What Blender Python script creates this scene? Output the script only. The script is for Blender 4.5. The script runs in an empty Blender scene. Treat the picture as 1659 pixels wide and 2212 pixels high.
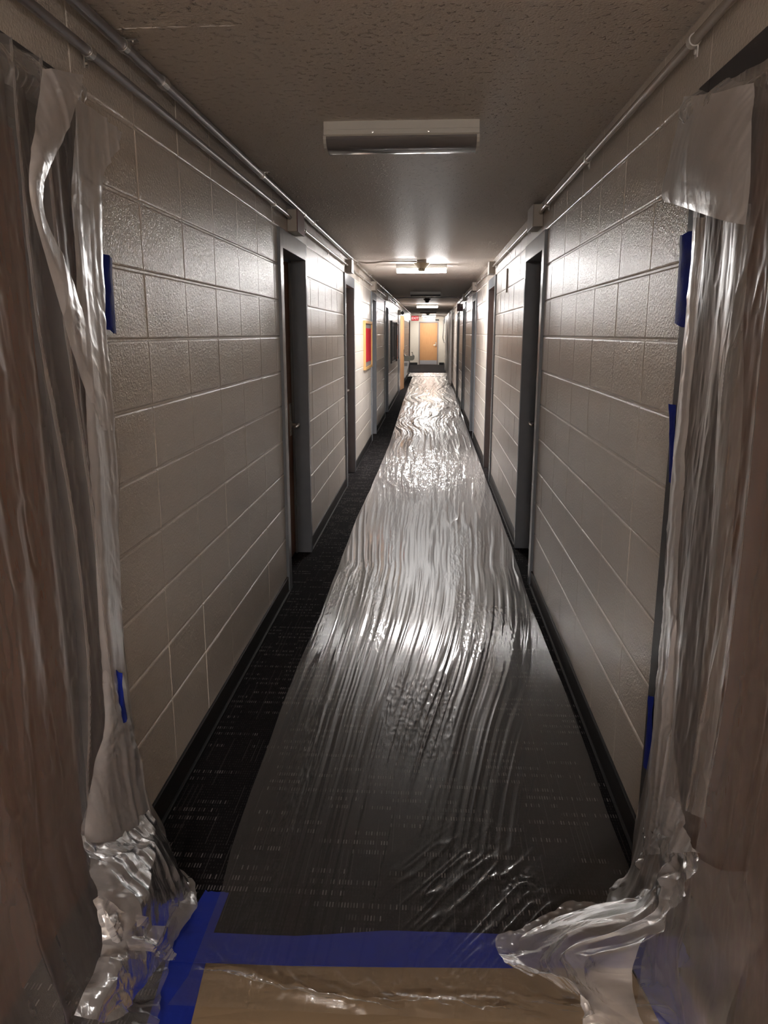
import bpy, bmesh, math, random
import numpy as np
from mathutils import Vector, Matrix
random.seed(7)
S = bpy.context.scene
COL = S.collection
PI = math.pi

# ------------------------------------------------------------------ camera
F, CX, CY, VX, VY, EYE = 1662., 829.5, 1106., 932., 719.5, 1.55      # frame 1659x2212
PITCH = math.atan((CY-VY)/F)
YAW = math.atan((VX-CX)/(F/math.cos(PITCH)))
FWD = Vector((-math.sin(YAW)*math.cos(PITCH), math.cos(YAW)*math.cos(PITCH), -math.sin(PITCH)))
RIGHT = Vector((math.cos(YAW), math.sin(YAW), 0))
UP = RIGHT.cross(FWD)
CAM = Vector((0, 0, EYE))
cd = bpy.data.cameras.new('camera')
cd.sensor_fit = 'VERTICAL'; cd.sensor_height = 24.0; cd.lens = F/2212*24.0
cd.clip_start = .05; cd.clip_end = 200
cam = bpy.data.objects.new('camera', cd); COL.objects.link(cam)
m3 = Matrix((RIGHT, UP, -FWD)).transposed()
cam.matrix_world = Matrix.Translation(CAM) @ m3.to_4x4()
S.camera = cam

# ------------------------------------------------------------------ world, exposure, lamp strengths
w = bpy.data.worlds.new('world'); S.world = w; w.use_nodes = True
w.node_tree.nodes['Background'].inputs[0].default_value = (.02, .02, .022, 1)
w.node_tree.nodes['Background'].inputs[1].default_value = .3
S.view_settings.view_transform = 'Standard'; S.view_settings.look = 'None'
S.view_settings.gamma = 1; S.view_settings.use_curve_mapping = False
S.view_settings.exposure = 2.98
S.cycles.max_bounces = 9; S.cycles.transparent_max_bounces = 12; S.cycles.adaptive_threshold = .03
S.cycles.diffuse_bounces = 6; S.cycles.glossy_bounces = 4; S.cycles.transmission_bounces = 4
S.cycles.caustics_reflective = False; S.cycles.caustics_refractive = False
LAMP_ON = 20.0      # lit lens of the corridor fixtures
LAMP_MID = 15.0; LAMP_FAR = 12.5
LAMP_FILL = 46.0     # added fixture, unseen behind the camera, to fill the near walls with light

# ------------------------------------------------------------------ measures of the place
XL, XR, ZC = -.86, .65, 2.315        # wall faces, ceiling
YB, YE = -6.0, 39.4                  # wall behind the photographer, end wall
JZ, CH, BW = .342, .198, .395        # joint height, course height, block length
FT = 2.124                           # top of the door frames

# ------------------------------------------------------------------ helpers
def link(o, parent=None):
    COL.objects.link(o)
    if parent is not None: o.parent = parent
    return o
def tag(o, label=None, cat=None, group=None, kind=None):
    if label: o['label'] = label
    if cat: o['category'] = cat
    if group: o['group'] = group
    if kind: o['kind'] = kind
    return o
def empty(name, loc=(0, 0, 0), rz=0):
    o = bpy.data.objects.new(name, None); o.location = loc; o.rotation_euler = (0, 0, rz)
    o.empty_display_size = .05
    return link(o)
def obj(name, bm, mat, parent=None, smooth=False, loc=None):
    me = bpy.data.meshes.new(name)
    bmesh.ops.recalc_face_normals(bm, faces=bm.faces)
    bm.to_mesh(me); bm.free()
    for m in (mat if isinstance(mat, (list, tuple)) else [mat]): me.materials.append(m)
    if smooth:
        me.polygons.foreach_set('use_smooth', [True]*len(me.polygons))
        me.set_sharp_from_angle(angle=math.radians(35))
    o = bpy.data.objects.new(name, me); link(o, parent)
    if loc is not None: o.location = loc
    return o
def box(bm, x0, x1, y0, y1, z0, z1, bev=0, seg=2, mi=0):
    r = bmesh.ops.create_cube(bm, size=1)
    vs = r['verts']
    for v in vs:
        v.co = Vector(((x0+x1)/2+v.co.x*(x1-x0), (y0+y1)/2+v.co.y*(y1-y0), (z0+z1)/2+v.co.z*(z1-z0)))
    fs = set(f for v in vs for f in v.link_faces)
    for f in fs: f.material_index = mi
    if bev:
        es = list(set(e for v in vs for e in v.link_edges))
        bmesh.ops.bevel(bm, geom=es, offset=bev, segments=seg, affect='EDGES', profile=.5)
    return bm
def bx(*a, **k): return box(bmesh.new(), *a, **k)
def tube(bm, pts, r, n=12, caps=True):
    pts = [Vector(p) for p in pts]; rings = []
    up = Vector((0, 0, 1))
    for i, p in enumerate(pts):
        a = pts[max(0, i-1)]; b = pts[min(len(pts)-1, i+1)]
        t = (b-a).normalized()
        s = t.cross(up if abs(t.z) < .95 else Vector((0, 1, 0))).normalized()
        u = s.cross(t)
        rr = r[i] if isinstance(r, (list, tuple)) else r
        rings.append([bm.verts.new(p+(s*math.cos(2*PI*k/n)+u*math.sin(2*PI*k/n))*rr) for k in range(n)])
    for a, b in zip(rings, rings[1:]):
        for k in range(n): bm.faces.new((a[k], a[(k+1) % n], b[(k+1) % n], b[k]))
    if caps: bm.faces.new(rings[0]); bm.faces.new(list(reversed(rings[-1])))
    return bm
def lathe(bm, prof, c=(0, 0, 0), n=24, axis='Z'):
    rings = []
    for r, h in prof:
        ring = []
        for k in range(n):
            a = 2*PI*k/n
            p = Vector((r*math.cos(a), r*math.sin(a), h))
            if axis == 'X': p = Vector((h, r*math.cos(a), r*math.sin(a)))
            if axis == 'Y': p = Vector((r*math.cos(a), h, r*math.sin(a)))
            ring.append(bm.verts.new(p+Vector(c)))
        rings.append(ring)
    for a, b in zip(rings, rings[1:]):
        for k in range(n): bm.faces.new((a[k], a[(k+1) % n], b[(k+1) % n], b[k]))
    bm.faces.new(rings[0]); bm.faces.new(list(reversed(rings[-1])))
    return bm
def prism(bm, prof, x0, x1):
    """profile of (y, z) extruded along x"""
    A = [bm.verts.new((x0, y, z)) for y, z in prof]; B = [bm.verts.new((x1, y, z)) for y, z in prof]
    n = len(prof)
    for k in range(n): bm.faces.new((A[k], A[(k+1) % n], B[(k+1) % n], B[k]))
    bm.faces.new(A); bm.faces.new(list(reversed(B)))
    return bm

def ray(x, y): return FWD+RIGHT*((x-CX)/F)-UP*((y-CY)/F)
def on_x(x, y, X):                    # point of the place at distance X off the corridor's axis
    d = ray(x, y); return CAM+d*(X/d.x)
def on_z(x, y, Z):
    d = ray(x, y); return CAM+d*((Z-EYE)/d.z)
def on_y(x, y, Y):
    d = ray(x, y); return CAM+d*(Y/d.y)
def pt(x, y, X, floor=.012):
    p = on_x(x, y, X)
    return p if p.z > floor else on_z(x, y, floor)

# smooth lattice noise, numpy
_tab = np.random.RandomState(3).rand(512, 512)*2-1
def vn(x, y, s=0):
    x = np.asarray(x, float)+s*17.31; y = np.asarray(y, float)+s*9.73
    xi = np.floor(x).astype(int); yi = np.floor(y).astype(int)
    fx = x-xi; fy = y-yi
    fx = fx*fx*fx*(fx*(fx*6-15)+10); fy = fy*fy*fy*(fy*(fy*6-15)+10)
    t = lambda a, b: _tab[a % 512, b % 512]
    return (t(xi, yi)*(1-fx)+t(xi+1, yi)*fx)*(1-fy)+(t(xi, yi+1)*(1-fx)+t(xi+1, yi+1)*fx)*fy
def facet(x, y, s=0):
    """piecewise flat noise on a triangle lattice: folded, crumpled film"""
    x = np.asarray(x, float)+s*13.7; y = np.asarray(y, float)*1.1547+s*5.3
    x = x+y*.5; xi = np.floor(x).astype(int); yi = np.floor(y).astype(int); fx = x-xi; fy = y-yi
    t = lambda a, b: _tab[a % 512, b % 512]
    up_ = fx+fy < 1
    a = np.where(up_, t(xi, yi), t(xi+1, yi+1)); b = t(xi+1, yi); c = t(xi, yi+1)
    u = np.where(up_, fx, 1-fy); v = np.where(up_, fy, 1-fx)
    return a*(1-u-v)+b*u+c*v
def ss(a, b, x):
    t = np.clip((x-a)/(b-a), 0, 1); return t*t*(3-2*t)
def grid_mesh(name, P, mat, parent=None, smooth=True, keep=None):
    """P (n, m, 3) array to a quad sheet"""
    n, m = P.shape[:2]
    me = bpy.data.meshes.new(name)
    i = np.arange(n*m).reshape(n, m)
    q = np.stack([i[:-1, :-1], i[:-1, 1:], i[1:, 1:], i[1:, :-1]], -1).reshape(-1, 4)
    if keep is not None: q = q[keep[:-1, :-1].reshape(-1)]
    me.vertices.add(n*m); me.vertices.foreach_set('co', P.reshape(-1).astype(np.float32))
    me.loops.add(q.size); me.loops.foreach_set('vertex_index', q.reshape(-1).astype(np.int32))
    me.polygons.add(len(q)); me.polygons.foreach_set('loop_start', np.arange(0, q.size, 4, dtype=np.int32))
    me.update(calc_edges=True)
    if smooth: me.polygons.foreach_set('use_smooth', [True]*len(me.polygons))
    me.materials.append(mat)
    return link(bpy.data.objects.new(name, me), parent)
def spline(C, t):
    """Catmull-Rom along axis 0 of C at parameters t in 0..1"""
    n = len(C); u = np.asarray(t)*(n-1); k = np.clip(np.floor(u).astype(int), 0, n-2); f = (u-k)
    g = lambda j: C[np.clip(j, 0, n-1)]
    f = f.reshape((-1,)+(1,)*(C.ndim-1))
    p0, p1, p2, p3 = g(k-1), g(k), g(k+1), g(k+2)
    return .5*((2*p1)+(-p0+p2)*f+(2*p0-5*p1+4*p2-p3)*f*f+(-p0+3*p1-3*p2+p3)*f**3)
def sheet(name, rows, nu, nv, disp, mat, parent=None, floor=.006, xlim=None, keep=None):
    C = np.array([[tuple(p) for p in r] for r in rows])       # (rows, cols, 3)
    V = np.linspace(0, 1, nv); U = np.linspace(0, 1, nu)
    A = spline(C, V)                                            # (nv, cols, 3)
    A = np.swapaxes(spline(np.swapaxes(A, 0, 1), U), 0, 1)       # (nv, nu, 3)
    dv = np.gradient(A, axis=0); du = np.gradient(A, axis=1)
    N = np.cross(du, dv); N /= np.maximum(np.linalg.norm(N, axis=-1, keepdims=True), 1e-9)
    mid = A[nv//2, nu//2]; 
    if (N[nv//2, nu//2] @ (np.array((0, 0, 1.))-mid)) < 0: N = -N
    uu, vv = np.meshgrid(U, V)
    A = A+N*disp(uu, vv, A)[..., None]
    A[..., 2] = np.maximum(A[..., 2], floor+.004*(1+vn(A[..., 0]*60, A[..., 1]*60, 5)))
    if xlim: A[..., 0] = np.clip(A[..., 0], *xlim)
    return grid_mesh(name, A, mat, parent, keep=keep(uu, vv) if keep else None)

# ------------------------------------------------------------------ materials
class M:
    def __init__(s, name):
        s.m = bpy.data.materials.new(name); s.m.use_nodes = True
        s.t = s.m.node_tree; s.t.nodes.clear()
        s.out = s.n('ShaderNodeOutputMaterial')
    def n(s, typ, ins=None, **props):
        x = s.t.nodes.new(typ)
        for k, v in props.items(): setattr(x, k, v)
        for k, v in (ins or {}).items(): s.set(x, k, v)
        return x
    def set(s, x, k, v):
        i = x.inputs[k]
        if isinstance(v, bpy.types.NodeSocket): s.t.links.new(v, i)
        elif isinstance(v, bpy.types.Node): s.t.links.new(v.outputs[0], i)
        else:
            if hasattr(i.default_value, '__len__') and len(i.default_value) == 4 and len(v) == 3: v = (*v, 1)
            i.default_value = v
    def math(s, op, a, b=0, c=None, clamp=False):
        x = s.n('ShaderNodeMath', {0: a, 1: b}, operation=op, use_clamp=clamp)
        if c is not None: s.set(x, 2, c)
        return x
    def pos(s, sc=(1, 1, 1)):
        g = s.n('ShaderNodeNewGeometry')
        return s.n('ShaderNodeVectorMath', {0: g.outputs['Position'], 1: sc}, operation='MULTIPLY').outputs[0]
    def noise(s, vec, scale, detail=2, rough=.5):
        return s.n('ShaderNodeTexNoise', {'Vector': vec, 'Scale': scale, 'Detail': detail, 'Roughness': rough}).outputs[0]
    def ramp(s, fac, a, b, ca=(0, 0, 0), cb=(1, 1, 1)):
        r = s.n('ShaderNodeValToRGB', {0: fac}); e = r.color_ramp.elements
        e[0].position = a; e[0].color = (*ca, 1); e[1].position = b; e[1].color = (*cb, 1)
        return r.outputs[0]
    def mix(s, f, a, b):
        x = s.n('ShaderNodeMix', data_type='RGBA'); s.set(x, 0, f); s.set(x, 6, a); s.set(x, 7, b); return x.outputs[2]
    def bump(s, h, strength=.3, dist=.01):
        return s.n('ShaderNodeBump', {'Height': h, 'Strength': strength, 'Distance': dist}).outputs[0]
    def bsdf(s, **k):
        p = s.n('ShaderNodeBsdfPrincipled')
        for a, b in k.items(): s.set(p, a.replace('_', ' '), b)
        s.t.links.new(p.outputs[0], s.out.inputs[0]); return p
def simple(name, col, rough=.5, metal=0, spec=.5, var=.06, nscale=20, bump=0, bscale=200, coat=0):
    m = M(name); p = m.pos()
    nz = m.noise(p, nscale, 3)
    c = m.mix(nz, tuple(x*(1-var) for x in col)+(1,), tuple(min(1, x*(1+var)) for x in col)+(1,))
    k = dict(Base_Color=c, Roughness=rough, Metallic=metal)
    b = m.bsdf(**k); b.inputs['Specular IOR Level'].default_value = spec
    if coat: b.inputs['Coat Weight'].default_value = coat; b.inputs['Coat Roughness'].default_value = .12
    if bump: m.set(b, 'Normal', m.bump(m.noise(p, bscale, 2), bump, .002))
    return m.m

def wall_paint():
    m = M('gloss_block_paint'); p = m.pos()
    big = m.noise(p, 1.3, 2); 
    c = m.mix(big, (.74, .69, .63, 1), (.80, .75, .69, 1))
    n1 = m.noise(p, 100, 3, .62); n2 = m.noise(p, 260, 1)
    pit = m.ramp(m.noise(p, 55, 4, .7), .62, .80)
    h = m.math('ADD', m.math('MULTIPLY', n1, 1.0), m.math('MULTIPLY', n2, .35))
    h = m.math('SUBTRACT', h, m.math('MULTIPLY', pit, .5))
    b = m.bsdf(Base_Color=c, Roughness=.22)
    b.inputs['Specular IOR Level'].default_value = .7
    m.set(b, 'Normal', m.bump(h, .85, .0030))
    return m.m
def ceiling_paint():
    m = M('plaster_ceiling'); p = m.pos()
    c = m.mix(m.noise(p, .9, 3), (.82, .77, .73, 1), (.86, .81, .77, 1))
    sp = m.ramp(m.noise(p, 48, 2, .5), .60, .72)
    g = m.math('ADD', m.math('MULTIPLY', m.noise(p, 130, 3), .5), m.math('MULTIPLY', sp, 1.1))
    b = m.bsdf(Base_Color=c, Roughness=.5)
    m.set(b, 'Normal', m.bump(g, 1.0, .0075))
    return m.m
def carpet():
    m = M('charcoal_tick_carpet')
    g = m.n('ShaderNodeNewGeometry'); xyz = m.n('ShaderNodeSeparateXYZ', {0: g.outputs['Position']})
    X, Y = xyz.outputs[0], xyz.outputs[1]
    def cell(a, sa, b, sb, seed):
        v = m.n('ShaderNodeCombineXYZ', {0: m.math('FLOOR', m.math('MULTIPLY', a, sa)), 1: m.math('FLOOR', m.math('MULTIPLY', b, sb)), 2: seed})
        return m.n('ShaderNodeTexWhiteNoise', {0: v}, noise_dimensions='3D').outputs[0]
    # rows of short ticks lying across the corridor
    tick = m.math('LESS_THAN', m.math('FRACT', m.math('MULTIPLY', X, 118)), .42)
    rowp = m.math('LESS_THAN', m.math('FRACT', m.math('MULTIPLY', Y, 22)), .42)
    on = m.math('GREATER_THAN', cell(X, 9, Y, 22, 1.), .52)
    on2 = cell(X, 118, Y, 22, 2.)
    a = m.math('MULTIPLY', m.math('MULTIPLY', tick, rowp), m.math('MULTIPLY', on, m.math('POWER', on2, 1.6)))
    # thin lines lying along the corridor
    ln = m.math('LESS_THAN', m.math('FRACT', m.math('MULTIPLY', X, 60)), .13)
    on3 = m.math('GREATER_THAN', cell(X, 60, Y, 6.3, 5.), .84)
    b2 = m.math('MULTIPLY', m.math('MULTIPLY', ln, on3), .22)
    # faint grey weave
    wv = m.math('MULTIPLY', m.math('MULTIPLY', tick, m.math('LESS_THAN', m.math('FRACT', m.math('MULTIPLY', Y, 66)), .5)), m.math('MULTIPLY', cell(X, 118, Y, 66, 8.), .12))
    f = m.math('MAXIMUM', m.math('MAXIMUM', a, b2), wv, clamp=True)
    base = m.mix(m.noise(m.pos(), 9, 3), (.006, .0057, .0065, 1), (.015, .0135, .016, 1))
    c = m.mix(f, base, (.26, .24, .235, 1))
    bs = m.bsdf(Base_Color=c, Roughness=.95)
    bs.inputs['Specular IOR Level'].default_value = .15
    m.set(bs, 'Normal', m.bump(m.math('ADD', f, m.noise(m.pos(), 380, 2)), .5, .003))
    return m.m
def film(name, haze_face, haze_edge, rough, col=(.86, .84, .83), bump=.15, bscale=90, trans=.5, aniso=(1, 1, 1), refl=1.0, tint=(1, 1, 1), rough2=0, epow=2.5):
    m = M(name); p = m.pos(aniso)
    nz = m.noise(p, bscale, 3, .55)
    bmp = m.bump(nz, bump, .004)
    lw = m.n('ShaderNodeLayerWeight', {'Blend': .5, 'Normal': bmp})
    fc = lw.outputs['Facing']
    f5 = m.math('POWER', fc, 5)
    r = m.math('ADD', m.math('MULTIPLY', f5, .96), .04)
    r2 = m.math('MULTIPLY', m.math('DIVIDE', m.math('MULTIPLY', r, 2), m.math('ADD', r, 1)), refl, clamp=True)
    dif = m.n('ShaderNodeBsdfDiffuse', {'Color': col, 'Normal': bmp})
    trl = m.n('ShaderNodeBsdfTranslucent', {'Color': col, 'Normal': bmp})
    hz = m.n('ShaderNodeMixShader', {0: trans, 1: dif, 2: trl})
    tr = m.n('ShaderNodeBsdfTransparent', {'Color': tint})
    e = m.math('POWER', fc, epow)
    hf = m.math('ADD', m.math('MULTIPLY', e, haze_edge-haze_face), haze_face, clamp=True)
    body = m.n('ShaderNodeMixShader', {0: hf, 1: tr, 2: hz})
    g1_ = m.n('ShaderNodeBsdfGlossy', {'Color': (1, 1, 1), 'Roughness': rough, 'Normal': bmp})
    g2_ = m.n('ShaderNodeBsdfGlossy', {'Color': (1, 1, 1), 'Roughness': rough2 or rough, 'Normal': bmp})
    gl = m.n('ShaderNodeMixShader', {0: .5, 1: g1_, 2: g2_})
    o = m.n('ShaderNodeMixShader', {0: r2, 1: body, 2: gl})
    m.t.links.new(o.outputs[0], m.out.inputs[0])
    return m.m
def emit(name, col, s, base=.8):
    m = M(name)
    b = m.bsdf(Base_Color=(base, base, base), Roughness=.3)
    b.inputs['Emission Color'].default_value = (*col, 1); b.inputs['Emission Strength'].default_value = s
    return m.m
def wood(name, a, b, rough=.4, sc=6):
    m = M(name); p = m.pos((9, 9, .7))
    n1 = m.noise(p, sc, 5, .6)
    c = m.mix(m.ramp(n1, .3, .7), (*a, 1), (*b, 1))
    bs = m.bsdf(Base_Color=c, Roughness=rough)
    m.set(bs, 'Normal', m.bump(n1, .08, .002))
    return m.m
def brushed(name, col, rough=.32, st=(1, 1, 60)):
    m = M(name); n1 = m.noise(m.pos(st), 14, 2)
    bs = m.bsdf(Base_Color=(*col, 1), Metallic=1.0, Roughness=m.math('ADD', m.math('MULTIPLY', n1, .2), rough-.1))
    m.set(bs, 'Normal', m.bump(n1, .05, .001))
    return m.m

PAINT = wall_paint(); CEIL = ceiling_paint(); CARPET = carpet()
BASE = simple('black_rubber_base', (.012, .012, .013), .55, var=.2, bump=.1)
FRAME = simple('blue_grey_frame_enamel', (.25, .272, .305), .25, var=.08, bump=.12, bscale=260)
FRAME_DARK = simple('charcoal_frame_enamel', (.05, .05, .06), .4, var=.1, bump=.1)
DOORWOOD = wood('dark_stained_door_veneer', (.20, .075, .032), (.27, .105, .045), .42)
MAPLE = wood('orange_maple_door_veneer', (.60, .31, .13), (.68, .37, .17), .35)
STEEL = brushed('brushed_steel', (.62, .60, .57), .3)
KICK = brushed('aluminium_kick_plate', (.72, .72, .74), .35, (60, 1, 1))
PIPE = simple('painted_metal_conduit', (.50, .45, .41), .26, metal=.25, var=.05, bump=.05)
PIPE_DARK = simple('galvanised_conduit', (.36, .35, .37), .3, metal=.75, var=.08, bump=.05)
BOXP = simple('beige_painted_box', (.56, .51, .45), .4, var=.04, bump=.1)
REDP = simple('dark_red_enamel', (.16, .025, .025), .4)
BEIGE = simple('aged_cream_plastic', (.55, .48, .34), .4)
HOUSING = simple('off_white_fixture_enamel', (.62, .61, .57), .38, var=.03)
LENS_OFF = simple('unlit_grey_lens', (.20, .19, .19), .16, var=.04, coat=.6)
LENS_ON = emit('lit_fluorescent_lens', (1, .975, .955), LAMP_ON)
LENS_FILL = emit('added_warm_fill_lens', (1, .93, .89), LAMP_FILL)  # lens of the added fill fixture, stronger than the corridor ones
LENS_MID = emit('lit_fluorescent_lens_second', (1, .975, .955), LAMP_MID); LENS_FAR = emit('lit_fluorescent_lens_far', (1, .975, .955), LAMP_FAR)
TAPE = simple('blue_painters_tape', (.010, .034, .40), .6, var=.12, nscale=40, bump=.25, bscale=120)
KRAFT = simple('brown_kraft_paper', (.37, .27, .165), .75, var=.07, nscale=8, bump=.15, bscale=90)
BLACKP = simple('black_plastic', (.012, .012, .013), .35)
WHITEP = simple('white_plastic', (.75, .74, .72), .35, var=.03)
POLY3 = film('crumpled_poly_sheeting', .42, .88, .17, trans=.25, bump=.3, bscale=40, col=(.93, .92, .93), refl=1.9)
POLYC = film('thin_clear_poly_sheeting', .07, .40, .30, trans=.3, bump=.25, bscale=30, refl=.8)
POLY = film('milky_poly_sheeting', .17, .60, .32, trans=.35, bump=.25, bscale=30, aniso=(1, 1, .35), refl=.8)
POLY2 = film('doubled_milky_poly_sheeting', .60, .95, .28, trans=.25, bump=.35, bscale=26, col=(.93, .92, .94), refl=1.15)
CLEAR = film('clear_floor_film', .018, .56, .06, trans=.1, bump=.03, bscale=60, aniso=(1, .25, 1), rough2=.33, epow=3.0)

# ------------------------------------------------------------------ doors of the two walls: near frame edge, far edge of the opening, leaf colour
DL = [(.82, 1.87, .06, .075), (4.447, 5.330, .085, .05), (7.74, 8.63, .10, .06), (11.22, 12.09, .09, .06), (14.50, 15.50, .09, .06), (20.35, 22.45, 1.1, .06), (30.2, 31.2, .08, .06)]
DR = [(.92, 2.00, .06, .075), (4.653, 5.530, .085, .05), (8.11, 9.02, .09, .06), (11.56, 12.52, .09, .06), (15.15, 16.15, .09, .06), (18.5, 19.6, .09, .06)]
def openings(D): return [(a, b+ff) for a, b, nf, ff in D]

# ------------------------------------------------------------------ walls, ceiling, floor
def make_wall(name, X, sgn, D, phases, ymax):
    bm = bmesh.new()
    ops_ = openings(D); back = X-sgn*.005; far = X-sgn*.17
    x0, x1 = sorted((back, far))
    y = YB
    for a, b in ops_+[(ymax, None)]:
        box(bm, x0, x1, y, a, -.02, ZC+.02)
        if b is None: break
        box(bm, x0, x1, a, b, FT, ZC+.02)
        # closure behind the door pocket
        xa, xb = sorted((X-sgn*.155, far))
        box(bm, xa, xb, a, b, -.02, FT)
        y = b
    wall = tag(obj(name, bm, PAINT), kind='structure')
    cache = {}
    def block_mesh(L, Hh):
        k = (round(L, 3), round(Hh, 3))
        if k in cache: return cache[k]
        bm = bmesh.new(); gy, gz = .0018, .0034; by, bz = .0020, .0056; d = .0045
        def ring(x, iy, iz): return [bm.verts.new((x, sy*(L/2-iy), sz*(Hh/2-iz))) for sy, sz in ((-1, -1), (1, -1), (1, 1), (-1, 1))]
        R = [ring(-.012, gy, gz), ring(-d, gy, gz), ring(-d*.35, gy+by*.25, gz+bz*.28), ring(0, gy+by, gz+bz)]
        for a, b in zip(R, R[1:]):
            for i in range(4): bm.faces.new((a[i], a[(i+1) % 4], b[(i+1) % 4], b[i]))
        bm.faces.new(R[-1])
        bmesh.ops.recalc_face_normals(bm, faces=bm.faces)
        me = bpy.data.meshes.new('block'); bm.to_mesh(me); bm.free(); me.materials.append(PAINT)
        cache[k] = me; return me
    cand = []
    zs = [JZ+CH*(k-2) for k in range(0, 13)]
    zs = [.004]+[z for z in zs if JZ-.01 < z < ZC-.05]+[ZC]
    for a, b in zip(zs, zs[1:]):
        if b-a < .03: continue
        top = a > FT-.03
        segs = []; y = .3
        if top: segs = [(.3, ymax)]
        else:
            for oa, ob in ops_+[(ymax, None)]:
                if oa > y+.03: segs.append((y, oa))
                if ob is None: break
                y = max(y, ob)
        for s, e in segs:
            ph = phases[0]
            for lim, p_ in phases[1]:
                if s >= lim: ph = p_
            ys = [s]; k = math.ceil((s-ph)/BW+.02)
            while ph+k*BW < e-.02:
                if ph+k*BW > s+.02: ys.append(ph+k*BW)
                k += 1
            ys.append(e)
            for p, q in zip(ys, ys[1:]): cand.append(((p+q)/2, (a+b)/2, q-p, b-a))
    cand.sort(key=lambda c: c[0])
    near, rest = cand[:300], cand[300:]
    for y, z, L, Hh in near:
        o = bpy.data.objects.new('block', block_mesh(L, Hh))
        o.location = (X+sgn*random.uniform(-.0008, .0008), y, z)
        o.rotation_euler = (0, random.uniform(-.0025, .0025), (0 if sgn > 0 else PI)+random.uniform(-.002, .002))
        link(o, wall)
    bm = bmesh.new()
    for y, z, L, Hh in rest:
        me = block_mesh(L, Hh); n0 = len(bm.verts); bm.from_mesh(me); bm.verts.ensure_lookup_table()
        for v in bm.verts[n0:]:
            c = v.co; v.co = Vector((X+sgn*c.x, y+c.y, z+c.z))
    tag(obj('far_blocks', bm, PAINT, wall), kind='stuff')
    return wall
wl = make_wall('wall_left', XL, 1, DL, (2.353, [(4, 5.62-BW*.0), (8, 8.69), (12, 12.5)]), 32.0)
wr = make_wall('wall_right', XR, -1, DR, (3.239, [(5, 5.62), (9, 9.1), (12, 12.6)]), YE)

bm = bx(-1.14, -1.3, 32.0, YE, -.02, ZC+.02); tag(obj('wall_recess', bm, PAINT), kind='structure')
bm = bx(-1.3, -.866, 31.9, 32.0, -.02, ZC+.02); tag(obj('wall_return', bm, PAINT), kind='structure')
# end wall with an opening for its door
DX0, DX1, DZ = -.625, .345, 2.10
bm = bmesh.new()
box(bm, -1.3, DX0, YE, YE+.15, -.02, ZC+.02); box(bm, DX1, .82, YE, YE+.15, -.02, ZC+.02); box(bm, DX0, DX1, YE, YE+.15, DZ, ZC+.02)
box(bm, DX0, DX1, YE+.12, YE+.15, 0, DZ)
tag(obj('wall_end', bm, simple('cream_end_wall_paint', (.68, .64, .56), .4, bump=.1)), kind='structure')
tag(obj('wall_back', bx(-1.05, .82, YB-.15, YB, -.02, ZC+.02), PAINT), kind='structure')
tag(obj('ceiling', bx(-1.35, .86, YB-.1, YE+.1, ZC, ZC+.1), CEIL), kind='structure')
_c = bpy.data.objects['ceiling']; _b = bmesh.new()
for _a, _e in (((252, 63), (300, 60)), ((300, 60), (352, 59)), ((362, 58), (405, 58)), ((430, 57), (508, 55))):
    _p, _q = on_z(*_a, ZC), on_z(*_e, ZC)
    tube(_b, [_p.lerp(_q, k/6)+Vector((0, random.uniform(-.0012, .0012), 0)) for k in range(7)], [.0004]+[random.uniform(.0012, .0024) for k in range(5)]+[.0004], 6)
obj('plaster_ridge', _b, CEIL, _c, smooth=True)
tag(obj('floor', bx(-1.35, .86, YB-.1, YE+.1, -.1, 0), CARPET), kind='structure')

def baseboard(name, X, sgn, D, ymax, y0=YB):
    bm = bmesh.new(); y = y0
    for a, b in openings(D)+[(ymax, None)]:
        xs = sorted((X-sgn*.004, X+sgn*.009))
        box(bm, xs[0], xs[1], y, a, 0, .10, bev=.003, seg=1)
        xs = sorted((X, X+sgn*.018)); box(bm, xs[0], xs[1], y, a, 0, .012, bev=.004, seg=1)
        if b is None: break
        y = b
    return tag(obj(name, bm, BASE), kind='structure')
baseboard('baseboard_left', XL, 1, DL, 32.0); baseboard('baseboard_right', XR, -1, DR, YE)
bm = bmesh.new()
box(bm, -1.14, DX0-.06, YE-.012, YE, 0, .11, bev=.003, seg=1); box(bm, DX1+.06, XR, YE-.012, YE, 0, .11, bev=.003, seg=1)
tag(obj('baseboard_end', bm, BASE), kind='structure')

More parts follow.
